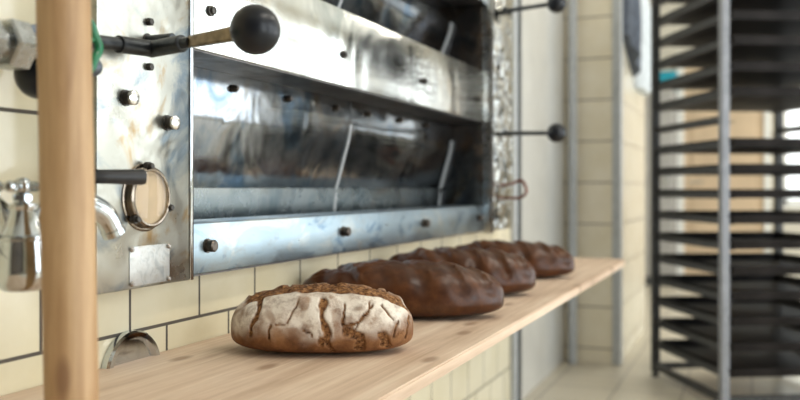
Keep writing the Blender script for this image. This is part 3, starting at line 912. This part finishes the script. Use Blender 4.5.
# ------------------------------------------------------------------ far end
lk0, lk1 = -1.55, bx(677) - .005
lt = H + (HOR - 88) / F * (ray(665, 189).y and (YB - .45) / ray(665, 189).y)
lock = thing('metal_locker', 'tall grey metal locker at the far wall behind the rack', 'locker', ((lk0 + lk1)/2, YB - .25, 0))
bm = NB(); box(bm, (lk0, YB - .45, .09), (lk1, YB - .01, lt), .004); obj('cabinet', bm, M['locker'], lock)
bm = NB(); box(bm, (lk0 + .01, YB - .44, 0), (lk1 - .01, YB - .02, .09)); obj('plinth', bm, M['darktrim'], lock, False)
for a, b2 in ((lk0 + .01, (lk0 + lk1)/2 - .003), ((lk0 + lk1)/2 + .003, lk1 - .01)):
    bm = NB(); box(bm, (a, YB - .465, .11), (b2, YB - .45, lt - .02), .003); dd = obj('door', bm, M['locker'], lock)
    bm = NB(); box(bm, (b2 - .06, YB - .48, 1.0), (b2 - .04, YB - .465, 1.14), .003); obj('handle', bm, M['chrome'], dd)
bm = NB(); t0 = bx(657) * (YB - .4) / YB; t1 = bx(675.5) * (YB - .4) / YB
box(bm, (t0, YB - .40, lt), (t1, YB - .15, lt + .15), .008)
tb = obj('storage_box', bm, M['teal'], None, recentre=True); tag(tb, 'small teal plastic box on top of the grey locker', 'box')
bm = NB(); box(bm, (t0 - .008, YB - .408, lt + .15), (t1 + .008, YB - .142, lt + .17), .006); obj('lid', bm, M['teal'], tb)

# garments hanging on the pillar's side
def hanging(name, y0, y1, zt, zb, thick, mat, label, seed, slant):
    bm = NB(); nu, nv = 14, 22; fr = []; bk = []
    for i in range(nu + 1):
        a = []; b_ = []
        for j in range(nv + 1):
            u, v = i / nu, j / nv
            y = y0 + (y1 - y0) * ((u - .5) * (.35 + .65 * sm(0, .35, v)) + .5) 
            z = zt - (zt - zb - slant * (1 - u)) * v - .03 * (1 - math.sin(PI * u)) * (1 - v)
            fold = .018 * math.sin(u * 15 + seed) * sm(0, .5, v) + .012 * noise.noise(Vector((u * 3, v * 2, seed)))
            x = -.667 + .008 + (thick + fold) * math.sin(PI * min(1, max(0, u))) ** .5 * (.5 + .5 * sm(0, .3, v))
            a.append(bm.verts.new((x, y, z))); b_.append(bm.verts.new((-.6705, y, z)))
        fr.append(a); bk.append(b_)
    for gset in (fr, bk):
        for i in range(nu):
            for j in range(nv): bm.faces.new((gset[i][j], gset[i+1][j], gset[i+1][j+1], gset[i][j+1]))
    for j in range(nv):
        for i in (0, nu): bm.faces.new((fr[i][j], fr[i][j+1], bk[i][j+1], bk[i][j]))
    for i in range(nu):
        for j in (0, nv): bm.faces.new((fr[i][j], fr[i+1][j], bk[i+1][j], bk[i][j]))
    o = obj(name, bm, mat, None, True, 60, recentre=True); tag(o, label, 'cloth')
    return o
hanging('work_jacket', 4.90, 5.42, 2.30, 1.63, .05, M['cloth'], 'slate grey jacket hanging on the side of the tiled pillar', 1, .18)
hanging('hanging_towel', 5.46, 5.98, 2.30, 1.57, .05, M['cloth2'], 'pale towel hanging behind the grey jacket on the pillar', 5, 0)

# ------------------------------------------------------------------ light
for i, (a, b2) in enumerate(wy):
    li = bpy.data.lights.new('window light', 'AREA'); li.shape = 'RECTANGLE'; li.size = 2.68; li.size_y = b2 - a
    li.energy = 66; li.color = (.90, .965, 1)
    o = bpy.data.objects.new('window light', li); COL.objects.link(o)
    o.location = (XR + .2, (a + b2)/2, 1.46); o.rotation_euler = (0, math.radians(90), 0)
W = bpy.data.worlds.new('sky'); S.world = W; W.use_nodes = True
bg = W.node_tree.nodes['Background']; bg.inputs[0].default_value = (.85, .93, 1, 1); bg.inputs[1].default_value = 1.0
# unseen fill lights added under the ceiling, one placed to brighten the pillar
for y in (1.2, 3.4, 7.6):
    li = bpy.data.lights.new('ceiling fill', 'AREA'); li.shape = 'RECTANGLE'; li.size = .3; li.size_y = 1.5; li.energy = 24; li.color = (1, .93, .82)
    o = bpy.data.objects.new('ceiling fill', li); COL.objects.link(o); o.location = (1.0, y, CE - .02)

# ------------------------------------------------------------------ camera
cd = bpy.data.cameras.new('camera'); cam = bpy.data.objects.new('camera', cd); COL.objects.link(cam)
cam.location = (0, 0, H); cam.rotation_euler = (PI / 2, 0, YAW)
cd.sensor_width = 36; cd.lens = F / 800 * 36; cd.shift_y = -(200 - HOR) / 800
cd.clip_start = .02
cd.dof.use_dof = True; cd.dof.focus_distance = 1.47; cd.dof.aperture_fstop = 2.5
S.camera = cam
S.view_settings.view_transform = 'Standard'; S.view_settings.look = 'None'
S.view_settings.exposure = 0.0; S.view_settings.gamma = 1
S.view_settings.use_curve_mapping = False
